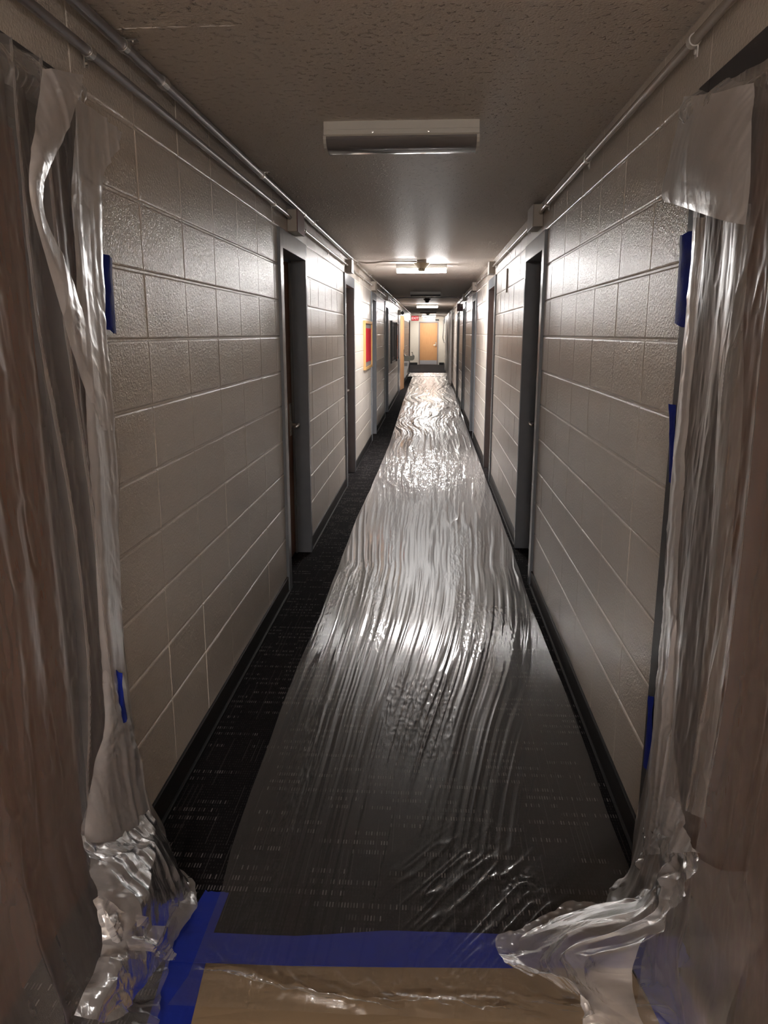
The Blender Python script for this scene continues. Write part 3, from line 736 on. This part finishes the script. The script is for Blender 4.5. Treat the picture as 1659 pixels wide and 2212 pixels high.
# ------------------------------------------------------------------ clear film runner on the floor
def runner():
    ys = [1.465]
    while ys[-1] < 28.1: ys.append(ys[-1]+max(.006, .0038*ys[-1]))
    ys = np.array(ys); nx = 420
    u = np.linspace(0, 1, nx)
    ly = np.array([1.46, 1.55, 1.85, 2.03, 2.35, 2.84, 3.33, 4.06, 6.48, 7.6, 10.9, 17.7, 24, 28.1]); lxv = np.array([-.60, -.575, -.573, -.591, -.599, -.606, -.613, -.600, -.615, -.594, -.575, -.63, -.66, -.66])
    ry = np.array([1.46, 1.96, 2.29, 2.91, 3.4, 4.17, 5.5, 7.5, 12.9, 20, 28.1]); rxv = np.array([.585, .606, .600, .612, .604, .596, .612, .61, .615, .63, .64])
    xl = np.interp(ys, ly, lxv); xr = np.interp(ys, ry, rxv)
    Y = np.repeat(ys[:, None], nx, 1); X = xl[:, None]+(xr-xl)[:, None]*u[None, :]
    dd = np.clip(4.9-Y, 0, 9); sh = np.where(dd < 2, .05*dd**2, .2+.2*(dd-2))
    shift = sh*(ss(-.52, .02, X)+.35*ss(0, .4, X))
    xs = X+shift+.018*vn(X*2, Y*.6, 1)+ss(9, 14, Y)*.16*vn(X*1.6, Y*.55, 2)
    per = np.clip(Y/5.0, 1, 3.2)                       # wrinkles get broader where the film lies looser
    n1 = vn(xs*38/per, Y*.9, 3); n2 = vn(xs*85/per, Y*1.9, 4); n3 = vn(xs*16/per, Y*.5, 6)
    sharp = 1-np.abs(vn(xs*27/per, Y*.7, 7)); sharp = sharp**5
    gate = ss(-.05, .45, vn(xs*5, Y*.7, 9)+.15)
    h = .0017*per*n1+.0009*per*n2+.0018*per*n3+.0038*sharp*gate*np.minimum(per, 1.8)
    # calm zones
    calm = ss(.22, .40, X+.03*vn(X*3, Y*2, 8))*ss(4.6, 3.4, Y)
    nearc = ss(2.0, 3.3, Y)
    leftc = ss(-.42, -.56, X)*ss(6, 3.5, Y)
    amp = (1-.86*calm)*(.42+.58*nearc)*(1-.7*leftc)
    h = h*amp
    # small crinkles
    cr = (1-np.abs(vn(X*75, Y*26, 11)))**4*ss(.25, .6, vn(X*6, Y*1.1, 12))
    h += .0013*cr*(1-.8*calm)
    band = np.exp(-((Y-8.9)/1.1)**2)+np.exp(-((Y-15)/2.5)**2)
    h += band*.0022*vn(X*30, Y*9, 13)
    h += .0009*vn(X*160, Y*14, 14)*ss(5, 8, Y)
    # fan of sharp creases near the right foreground
    cx, cy = .27, 2.0
    th = np.arctan2(Y-cy, X-cx); rr = np.hypot((X-cx), (Y-cy)*.9)
    diag = (X-.2)*.80-(Y-1.85)*.60
    fan = np.exp(-((X-.16)/.19)**2-((Y-1.84)/.22)**2)
    h += fan*.008*(1-np.abs(vn(diag*52, (X+Y)*3., 15)))**5
    knot = np.exp(-((X-.28)/.05)**2-((Y-1.93)/.035)**2)
    h += knot*.006*vn(X*110, Y*110, 16)
    # gathered ruffle at the near edge
    bc = np.interp(X, [-.6, -.5, -.35, -.15, .05, .3, .6], [1.575, 1.555, 1.505, 1.487, 1.497, 1.508, 1.50])
    g = np.exp(-((Y-bc)/.021)**2)
    h += g*(.012+.014*facet(X*12, Y*50, 17)+.012*facet(X*34, Y*90, 18))
    fl = np.exp(-((Y-bc-.05)/.05)**2)
    h += fl*.004*(1-np.abs(vn(X*30+Y*20, Y*14, 19)))**4
    edge = np.minimum((X-xl[:, None]), (xr[:, None]-X)); h *= ss(-.004, .03, edge)
    Z = .0088+h+.004
    Z = np.maximum(Z, .0075)
    P = np.stack([X+.004*vn(Y*3+u[None]*.1, X*0, 20), Y, Z], -1)
    o = grid_mesh('film_runner', P, CLEAR)
    return tag(o, 'long clear shiny plastic film runner down the middle of the carpet', 'plastic sheet')
runner()
# crosswise film piece at the far end
u = np.linspace(-.84, .625, 220); v = np.linspace(28.35, 31.0, 150)
X, Y = np.meshgrid(u, v); h = .012+.006*vn(X*18, Y*6, 31)+.005*(1-np.abs(vn(X*24, Y*9, 32)))**3
o = grid_mesh('film_sheet', np.stack([X+.05*vn(Y*2, X*0, 3)*(np.abs(X)>.5), Y, h], -1), CLEAR)
tag(o, 'short crosswise piece of shiny plastic film beyond the long runner', 'plastic sheet')

# ------------------------------------------------------------------ hanging sheeting, left foreground
def folds(fu, fv, a, seed, crk=.004, fine=.0025):
    def f(u, v, A):
        y, z = A[..., 1], A[..., 2]
        s = np.abs
        r = (1-s(vn(y*fu+.6*vn(y*3, z*1.5, seed), z*fv, seed)))**3
        r2 = vn(y*fu*2.3, z*fv*1.4, seed+1)
        r3 = (1-s(vn(y*fu*3.5+z*3, z*7, seed+2)))**4
        return a*(r*1.1+.45*r2-.3)+crk*r3*ss(-.1, .4, vn(y*6, z*5, seed+3))+fine*vn(y*80, z*24, seed+4)
    return f
def crumple(a, f=9, seed=40):
    def g(u, v, A):
        x, y, z = A[..., 0], A[..., 1], A[..., 2]
        p, q = (y+.5*x)*f*.8, (z-.6*x)*f*.8
        p, q = p+.35*vn(p*.7, q*.7, seed+5), q+.35*vn(p*.7, q*.7, seed+6)
        g_ = ss(.0, .5, vn(p*.9, q*.9, seed+9)+.15)
        r = facet(p, q, seed)+(.30+.30*g_)*facet(p*2.1+q, q*1.9-p*.6, seed+1)+.30*g_*facet(p*4.1-q, q*4.3+p, seed+2)+.10*facet(p*7.7+q*2, q*8.1-p, seed+3)*(.3+g_)
        return a*r*1.2
    return g
def mixd(a, b, w):
    return lambda u, v, A: a(u, v, A)*(1-w(u, v))+b(u, v, A)*w(u, v)

LS = tag(empty('plastic_curtain', (XL+.04, 1.5, 0)), 'milky plastic sheeting hanging over the left doorway and bunched on the floor', 'plastic sheet')
RS = tag(empty('plastic_curtain', (XR-.04, 1.5, 0)), 'milky plastic sheeting hanging over the right doorway and trailing across the floor', 'plastic sheet')
def wrap(o, root): o.location = -root.location; return o
def row(ps): return [pt(*p) for p in ps]
def yrow(X, z, ys): return [Vector((X, y, z)) for y in ys]
# main sheet: control rows from the head of the frame to the floor
edgeL = [(2.100, 1.93), (1.98, 1.97), (1.84, 1.985), (1.68, 1.985), (1.456, 1.971), (1.213, 1.983), (.95, 1.95), (.84, 1.931), (.65, 1.935), (.47, 1.953)]
rows = []
for z, ye in edgeL:
    o_ = .035+.012*(2.1-z)
    rows.append([Vector((XL+.045, .75, z)), Vector((XL+o_+.02, 1.0, z)), Vector((XL+o_+.015, 1.3, z)), Vector((XL+o_+.01, 1.6, z)), Vector((XL+o_, 1.82, z)), Vector((XL+.035, ye, z))])
rows += [[Vector((XL+.08, .75, .30)), Vector((XL+.10, 1.0, .30)), Vector((XL+.10, 1.3, .30)), Vector((XL+.09, 1.6, .30)), Vector((XL+.07, 1.82, .28)), Vector((XL+.045, 1.97, .25))],
         [Vector((XL+.12, .75, .15)), Vector((XL+.15, 1.0, .15)), Vector((XL+.15, 1.25, .14)), Vector((XL+.15, 1.52, .13)), Vector((XL+.13, 1.75, .12)), Vector((XL+.08, 1.99, .09))],
         [Vector((XL+.20, .72, .03)), Vector((XL+.24, 1.0, .02)), Vector((XL+.25, 1.2, .02)), Vector((XL+.25, 1.45, .02)), Vector((XL+.20, 1.68, .02)), Vector((XL+.12, 1.93, .02))]]
f1 = folds(7.5, .4, .020, 50, .003, .0008)
o = sheet('main_sheet', rows, 330, 420, mixd(f1, crumple(.02, 12, 61), lambda u, v: ss(.86, .97, v)), POLY, LS, xlim=(XL+.020, 0))
wrap(o, LS)
# doubled strip along the far edge of the left sheet
R = [((165, 208, -.80), (200, 236, -.80), (232, 262, -.805), (264, 286, -.81)), ((168, 250, -.79), (195, 280, -.795), (222, 300, -.80), (254, 322, -.805)),
     ((158, 340, -.79), (178, 350, -.795), (200, 356, -.80), (228, 366, -.80)), ((156, 430, -.795), (175, 430, -.795), (197, 430, -.80), (222, 428, -.805)),
     ((164, 560, -.80), (180, 560, -.795), (200, 560, -.80), (223, 560, -.81)), ((172, 700, -.80), (190, 700, -.795), (208, 700, -.80), (229, 700, -.81)),
     ((185, 850, -.80), (205, 850, -.79), (222, 850, -.80), (240, 850, -.81)), ((192, 1000, -.80), (214, 1000, -.79), (235, 1000, -.80), (253, 1000, -.81)),
     ((205, 1150, -.80), (222, 1150, -.79), (240, 1150, -.80), (257, 1150, -.81)), ((212, 1300, -.80), (230, 1300, -.79), (248, 1300, -.80), (263, 1300, -.81)),
     ((222, 1450, -.80), (240, 1450, -.79), (256, 1450, -.80), (270, 1450, -.81)), ((228, 1560, -.79), (245, 1560, -.78), (262, 1560, -.79), (284, 1575, -.80)),
     ((205, 1650, -.79), (235, 1650, -.775), (268, 1650, -.78), (304, 1640, -.795)), ((190, 1740, -.78), (230, 1740, -.765), (275, 1735, -.77), (316, 1720, -.785)),
     ((180, 1820, -.77), (225, 1820, -.75), (280, 1815, -.755), (336, 1800, -.77))]
wrap(sheet('edge_fold', [row(r) for r in R], 60, 520, mixd(folds(14, .6, .012, 70, .002, .0006), crumple(.007, 13, 71), lambda u, v: .3+0*u), POLY2, LS, xlim=(XL+.022, 0)), LS)
# twisted band hanging from the head of the frame
R = [((92, 148, -.79), (125, 152, -.785), (178, 162, -.79)), ((88, 178, -.78), (125, 182, -.775), (176, 192, -.78)), ((84, 215, -.77), (120, 218, -.765), (168, 214, -.77)), ((74, 275, -.76), (110, 278, -.755), (146, 280, -.76)), ((64, 345, -.76), (90, 345, -.75), (116, 345, -.76)),
     ((62, 400, -.765), (78, 402, -.757), (96, 404, -.765)), ((72, 460, -.77), (85, 462, -.762), (100, 464, -.77)), ((92, 530, -.775), (108, 530, -.768), (126, 530, -.775)),
     ((112, 600, -.78), (134, 600, -.772), (156, 600, -.78)), ((136, 690, -.785), (160, 690, -.777), (184, 690, -.785)), ((168, 790, -.79), (190, 790, -.782), (210, 790, -.79)),
     ((200, 880, -.795), (217, 880, -.787), (232, 880, -.795)), ((222, 930, -.80), (232, 930, -.795), (240, 930, -.80))]
wrap(sheet('twisted_band', [row(r) for r in R], 40, 300, mixd(folds(16, .6, .006, 80, .001, .0005), crumple(.006, 13, 81), lambda u, v: .3+0*u), POLY2, LS), LS)
# roll along the head of the left frame
R = [[Vector((XL+.03, 1.0, 2.10)), Vector((XL+.06, 1.0, 2.07)), Vector((XL+.03, 1.0, 2.03))], [Vector((XL+.03, 1.3, 2.10)), Vector((XL+.06, 1.3, 2.06)), Vector((XL+.03, 1.3, 2.02))],
     [Vector((XL+.03, 1.55, 2.085)), Vector((XL+.055, 1.55, 2.05)), Vector((XL+.03, 1.55, 2.02))], [Vector((XL+.03, 1.75, 2.09)), Vector((XL+.06, 1.75, 2.06)), Vector((XL+.03, 1.75, 2.03))], [Vector((XL+.03, 1.93, 2.13)), Vector((XL+.05, 1.93, 2.10)), Vector((XL+.03, 1.93, 2.05))]]
wrap(sheet('head_band', R, 40, 260, crumple(.012, 16, 90), POLY, LS, xlim=(XL+.019, 0)), LS)
# crumpled heap at the foot
R = [((198, 1720, -.79), (215, 1730, -.77), (242, 1735, -.765), (275, 1730, -.77), (314, 1715, -.785)),
     ((186, 1800, -.76), (213, 1805, -.745), (250, 1805, -.74), (300, 1805, -.745), (338, 1800, -.765)),
     ((185, 1860, -.735), (225, 1858, -.715), (280, 1850, -.705), (340, 1855, -.70), (392, 1868, -.72)),
     ((192, 1915, -.715), (240, 1905, -.69), (305, 1895, -.675), (370, 1893, -.675), (433, 1900, -.665)),
     ((200, 1960, -.70), (250, 1955, -.665), (310, 1950, -.65), (370, 1945, -.645), (430, 1948, -.65)),
     ((215, 2010, -.68), (260, 2010, -.645), (310, 2010, -.635), (358, 2010, -.63), (402, 2006, -.64)),
     ((215, 2070, -.66), (255, 2070, -.63), (300, 2070, -.62), (340, 2068, -.62), (380, 2060, -.63)),
     ((190, 2140, -.64), (225, 2140, -.61), (262, 2135, -.60), (300, 2125, -.60), (345, 2108, -.61)),
     ((150, 2215, -.62), (185, 2215, -.60), (220, 2210, -.59), (255, 2200, -.59), (300, 2160, -.60))]
wrap(sheet('floor_heap', [row(r) for r in R], 300, 330, mixd(crumple(.036, 6.5, 100), folds(14, 3, .012, 103, .002, .0), lambda u, v: .25+0*u), POLY3, LS), LS)
# loop lying back over the heap
R = [((205, 1945, -.66), (222, 1990, -.65), (245, 2040, -.64)), ((225, 1935, -.65), (250, 1990, -.63), (275, 2050, -.62)), ((270, 1965, -.63), (300, 2010, -.62), (320, 2060, -.61)),
     ((320, 1990, -.625), (335, 2030, -.615), (355, 2075, -.61)), ((350, 2010, -.62), (365, 2040, -.61), (376, 2070, -.61))]
wrap(sheet('heap_fold', [row(r) for r in R], 120, 160, crumple(.016, 16, 110), POLY3, LS), LS)

# ------------------------------------------------------------------ hanging sheeting, right foreground
edgeR = [(2.09, 2.06), (1.94, 2.08), (1.80, 1.99), (1.572, 1.985), (1.40, 1.99), (1.225, 1.996), (.95, 1.97), (.671, 1.944), (.50, 1.955), (.305, 1.976)]
rows = []
for z, ye in edgeR:
    o_ = .035+.012*(2.1-z)
    rows.append([Vector((XR-.03, ye, z)), Vector((XR-o_, 1.85, z)), Vector((XR-o_-.008, 1.62, z)), Vector((XR-o_-.012, 1.35, z)), Vector((XR-o_-.015, 1.05, z)), Vector((XR-.045, .8, z))])
for q, dz in ((1, .02), (2, .05), (3, .06), (4, .06), (5, .06)): rows[0][q].z -= dz
rows += [[Vector((XR-.035, 1.99, .16)), Vector((XR-.07, 1.85, .18)), Vector((XR-.08, 1.62, .2)), Vector((XR-.08, 1.35, .2)), Vector((XR-.09, 1.05, .2)), Vector((XR-.09, .8, .2))],
         [Vector((XR-.05, 1.985, .05)), Vector((XR-.10, 1.85, .06)), Vector((XR-.08, 1.62, .06)), Vector((XR-.06, 1.35, .06)), Vector((XR-.09, 1.05, .06)), Vector((XR-.09, .8, .06))],
         [Vector((XR-.06, 1.975, .012)), Vector((XR-.14, 1.84, .012)), Vector((XR-.12, 1.60, .012)), Vector((XR-.07, 1.30, .012)), Vector((XR-.10, 1.05, .012)), Vector((XR-.10, .8, .012))]]
o = sheet('main_sheet', rows, 330, 420, mixd(folds(6.5, .4, .020, 150, .003, .0008), crumple(.015, 12, 161), lambda u, v: ss(.9, .98, v)), POLY, RS, xlim=(0, XR-.020), floor=.016)
wrap(o, RS)
# edge fold: narrow gathered strip down the far edge
R = [((1498, 470, .60), (1510, 470, .595), (1524, 470, .60)), ((1488, 600, .605), (1500, 600, .595), (1512, 600, .60)), ((1476, 750, .605), (1486, 750, .595), (1498, 750, .60)), ((1462, 900, .605), (1472, 900, .595), (1484, 900, .60)),
     ((1450, 1050, .605), (1460, 1050, .595), (1474, 1050, .60)), ((1441, 1200, .605), (1452, 1200, .595), (1466, 1200, .60)), ((1432, 1350, .605), (1446, 1350, .59), (1464, 1350, .60)), ((1420, 1480, .605), (1438, 1480, .59), (1458, 1480, .60)),
     ((1410, 1600, .60), (1432, 1600, .585), (1456, 1600, .595)), ((1400, 1700, .60), (1425, 1700, .575), (1465, 1700, .585)), ((1390, 1790, .595), (1425, 1790, .565), (1480, 1780, .575)), ((1378, 1850, .59), (1430, 1845, .555), (1508, 1842, .56))]
wrap(sheet('edge_fold', [row(r) for r in R], 60, 460, mixd(folds(18, .5, .010, 170, .002, .0006), crumple(.007, 14, 171), lambda u, v: .35+0*u), POLY2, RS, xlim=(0, XR-.020)), RS)
# translucent second layer in the middle
R = [((1560, 440, .585), (1590, 440, .58), (1622, 440, .585)), ((1555, 600, .585), (1585, 600, .578), (1612, 600, .585)), ((1548, 800, .58), (1572, 800, .573), (1602, 800, .58)), ((1540, 1000, .58), (1565, 1000, .57), (1592, 1000, .58)),
     ((1535, 1200, .575), (1560, 1200, .567), (1584, 1200, .575)), ((1520, 1400, .57), (1545, 1400, .562), (1572, 1400, .57)), ((1500, 1600, .565), (1525, 1600, .557), (1545, 1600, .565)), ((1480, 1750, .56), (1500, 1760, .552), (1520, 1770, .56))]
wrap(sheet('second_layer', [row(r) for r in R], 70, 420, folds(12, .5, .010, 180, .003, .001), POLY, RS), RS)
# baggy flap folded over at the top
R = [((1474, 208, .60), (1500, 206, .585), (1545, 200, .58), (1590, 188, .58), (1628, 178, .59)), ((1466, 250, .595), (1500, 250, .575), (1545, 250, .57), (1590, 245, .572), (1626, 240, .58)),
     ((1450, 320, .59), (1492, 320, .565), (1540, 320, .56), (1588, 320, .565), (1624, 320, .575)), ((1437, 385, .59), (1485, 390, .565), (1535, 395, .558), (1585, 400, .565), (1620, 400, .575)),
     ((1432, 420, .59), (1480, 432, .57), (1530, 445, .562), (1582, 456, .57), (1616, 460, .58)), ((1436, 436, .588), (1482, 450, .572), (1530, 466, .564), (1580, 480, .57), (1614, 486, .58))]
wrap(sheet('top_flap', [row(r) for r in R], 140, 140, mixd(folds(6, 2, .006, 190, .001, .0), crumple(.006, 9, 191), lambda u, v: .5+0*u), POLY2, RS), RS)
# gathered roll along the head of the right frame
R = [[Vector((XR-.03, 2.03, 2.09)), Vector((XR-.06, 2.03, 2.06)), Vector((XR-.03, 2.03, 2.01))], [Vector((XR-.03, 1.85, 2.06)), Vector((XR-.06, 1.85, 2.03)), Vector((XR-.03, 1.85, 1.99))], [Vector((XR-.03, 1.6, 2.04)), Vector((XR-.06, 1.6, 2.01)), Vector((XR-.03, 1.6, 1.97))],
     [Vector((XR-.03, 1.3, 2.05)), Vector((XR-.06, 1.3, 2.01)), Vector((XR-.03, 1.3, 1.97))], [Vector((XR-.03, 1.0, 2.05)), Vector((XR-.06, 1.0, 2.01)), Vector((XR-.03, 1.0, 1.97))]]
wrap(sheet('head_band', R, 40, 260, crumple(.014, 18, 200), POLY, RS, xlim=(0, XR-.019)), RS)
# trailing crumpled tail on the floor
R = [((1395, 1790, .595), (1420, 1800, .58), (1450, 1810, .565), (1480, 1825, .555), (1508, 1843, .55)),
     ((1372, 1900, .57), (1400, 1900, .56), (1425, 1905, .545), (1450, 1905, .535), (1475, 1895, .53)),
     ((1325, 1938, .52), (1350, 1945, .52), (1375, 1955, .515), (1400, 1955, .51), (1430, 1945, .51)),
     ((1228, 1952, .42), (1280, 1970, .43), (1330, 1985, .44), (1370, 1990, .45), (1405, 1985, .47)),
     ((1170, 1990, .34), (1230, 2005, .36), (1290, 2020, .38), (1345, 2030, .41), (1390, 2030, .44)),
     ((1120, 2022, .28), (1180, 2035, .30), (1245, 2050, .33), (1320, 2065, .38), (1375, 2080, .42)),
     ((1070, 2052, .20), (1115, 2070, .23), (1180, 2092, .28), (1285, 2110, .35), (1368, 2130, .41)),
     ((1180, 2098, .27), (1225, 2115, .30), (1262, 2150, .33), (1310, 2165, .36), (1375, 2180, .40)),
     ((1250, 2150, .32), (1270, 2190, .33), (1285, 2225, .34), (1320, 2240, .36), (1385, 2245, .39))]
wrap(sheet('floor_tail', [row(r) for r in R], 320, 340, crumple(.022, 8.5, 210), POLY3, RS, floor=.027), RS)
# clear part of the sheet lying over tape and carpet at the lower right
R = [((1508, 1845, .56), (1560, 1880, .575), (1620, 1880, .585)), ((1470, 1920, .54), (1540, 1950, .56), (1640, 1950, .585)), ((1430, 1990, .51), (1520, 2020, .54), (1640, 2030, .585)), ((1395, 2060, .47), (1500, 2090, .53), (1600, 2110, .58)), ((1380, 2140, .43), (1480, 2160, .50), (1580, 2170, .56)), ((1370, 2240, .40), (1470, 2240, .48), (1560, 2240, .55))]
wrap(sheet('clear_skirt', [row(r) for r in R], 120, 200, crumple(.014, 6, 220), POLYC, RS, floor=.018), RS)

# ------------------------------------------------------------------ blue tape on the walls
def wall_tape(label, quad, X, root_off=0):
    """quad: four (px, py) corners; strip sits on the wall plane X, bulging a little"""
    P = [on_x(x, y, X) for x, y in quad]
    n, m = 14, 5; s = 1 if X < 0 else -1
    top = np.zeros((n, m, 3))
    for i in range(n):
        for j in range(m):
            t, u = i/(n-1), j/(m-1)
            p = P[0].lerp(P[3], t).lerp(P[1].lerp(P[2], t), u)
            top[i, j] = (p.x+s*(.004+.010*math.sin(u*PI)*.6+.003*float(vn(t*5, u*3, 6))), p.y, p.z+(.004*random.uniform(-1, 1) if i in (0, n-1) else 0))
    bm = bmesh.new()
    A = [[bm.verts.new(top[i, j]) for j in range(m)] for i in range(n)]
    B = [[bm.verts.new(top[i, j]-np.array((s*.0012, 0, 0))) for j in range(m)] for i in range(n)]
    for i in range(n-1):
        for j in range(m-1):
            bm.faces.new((A[i][j], A[i][j+1], A[i+1][j+1], A[i+1][j])); bm.faces.new((B[i][j], B[i+1][j], B[i+1][j+1], B[i][j+1]))
        for j in (0, m-1): bm.faces.new((A[i][j], A[i+1][j], B[i+1][j], B[i][j]))
    for i in (0, n-1):
        for j in range(m-1): bm.faces.new((A[i][j], B[i][j], B[i][j+1], A[i][j+1]))
    return tag(obj('tape_piece', bm, TAPE, smooth=True), label, 'tape', 'blue tape pieces on the walls')
wall_tape('upper blue tape piece on the left wall at the sheeting edge', [(212, 548), (240, 560), (247, 721), (227, 714)], XL+.012)
wall_tape('lower blue tape piece on the left sheeting edge near the carpet', [(250, 1448), (258, 1460), (271, 1552), (255, 1566)], XL+.062)
wall_tape('upper broad blue tape piece on the right wall at the sheeting edge', [(1500, 497), (1471, 512), (1462, 696), (1486, 708)], XR-.014)
wall_tape('middle narrow blue tape piece on the right wall', [(1462, 872), (1447, 871), (1452, 1040), (1458, 1042)], XR-.014)
wall_tape('lowest slim blue tape piece on the right sheeting edge near the floor', [(1413, 1506), (1405, 1502), (1394, 1648), (1408, 1670)], XR-.016)

# ------------------------------------------------------------------ sheeting on the right wall near the end
def far_sheet(label, y0, y1, z1, off, seed):
    n = 160; m = 80
    Yv, Zv = np.meshgrid(np.linspace(y0, y1, n), np.linspace(.115, z1, m))
    X = XR-off-.05-.045*vn(Yv*2.6, Zv*.5, seed)-.02*vn(Yv*7, Zv*.8, seed+1)
    X = np.minimum(X, XR-.024)
    Zv = Zv+.03*vn(Yv*2, Zv*0, seed+2)*(Zv > z1-.05)
    o = grid_mesh('hanging_sheet', np.stack([X, Yv, np.maximum(Zv, .006)], -1), POLY2)
    return tag(o, label, 'plastic sheet', 'sheets hung on the far right wall')
far_sheet('nearer long grey plastic sheet hung in folds on the far right wall', 22.6, 26.6, 2.18, .03, 300)
far_sheet('farther pinkish grey plastic sheet hung on the far right wall', 27.0, 33.0, 2.16, .03, 310)
tag(obj('hose', tube(bmesh.new(), [(XR-.12, 33.6, 2.24), (XR-.15, 33.5, 2.05), (XR-.14, 33.5, 1.7), (XR-.17, 33.4, 1.35), (XR-.10, 33.4, 1.15), (XR-.05, 33.6, 1.2), (XR-.06, 33.7, 1.5), (XR-.05, 33.8, 2.2)], .022, 10), WHITEP, smooth=True), 'white hose hanging in a loop on the far right wall', 'hose')
t = tag(empty('control_box', (XR, 34.4, 1.95)), 'grey control box high on the right wall close to the end', 'box')
obj('case', bx(-.13, 0, 0, .3, 0, .22, bev=.008), simple('grey_metal_case', (.25, .25, .25), .4), t); obj('switch', bx(-.142, -.128, .1, .16, .08, .14, bev=.002), BLACKP, t)
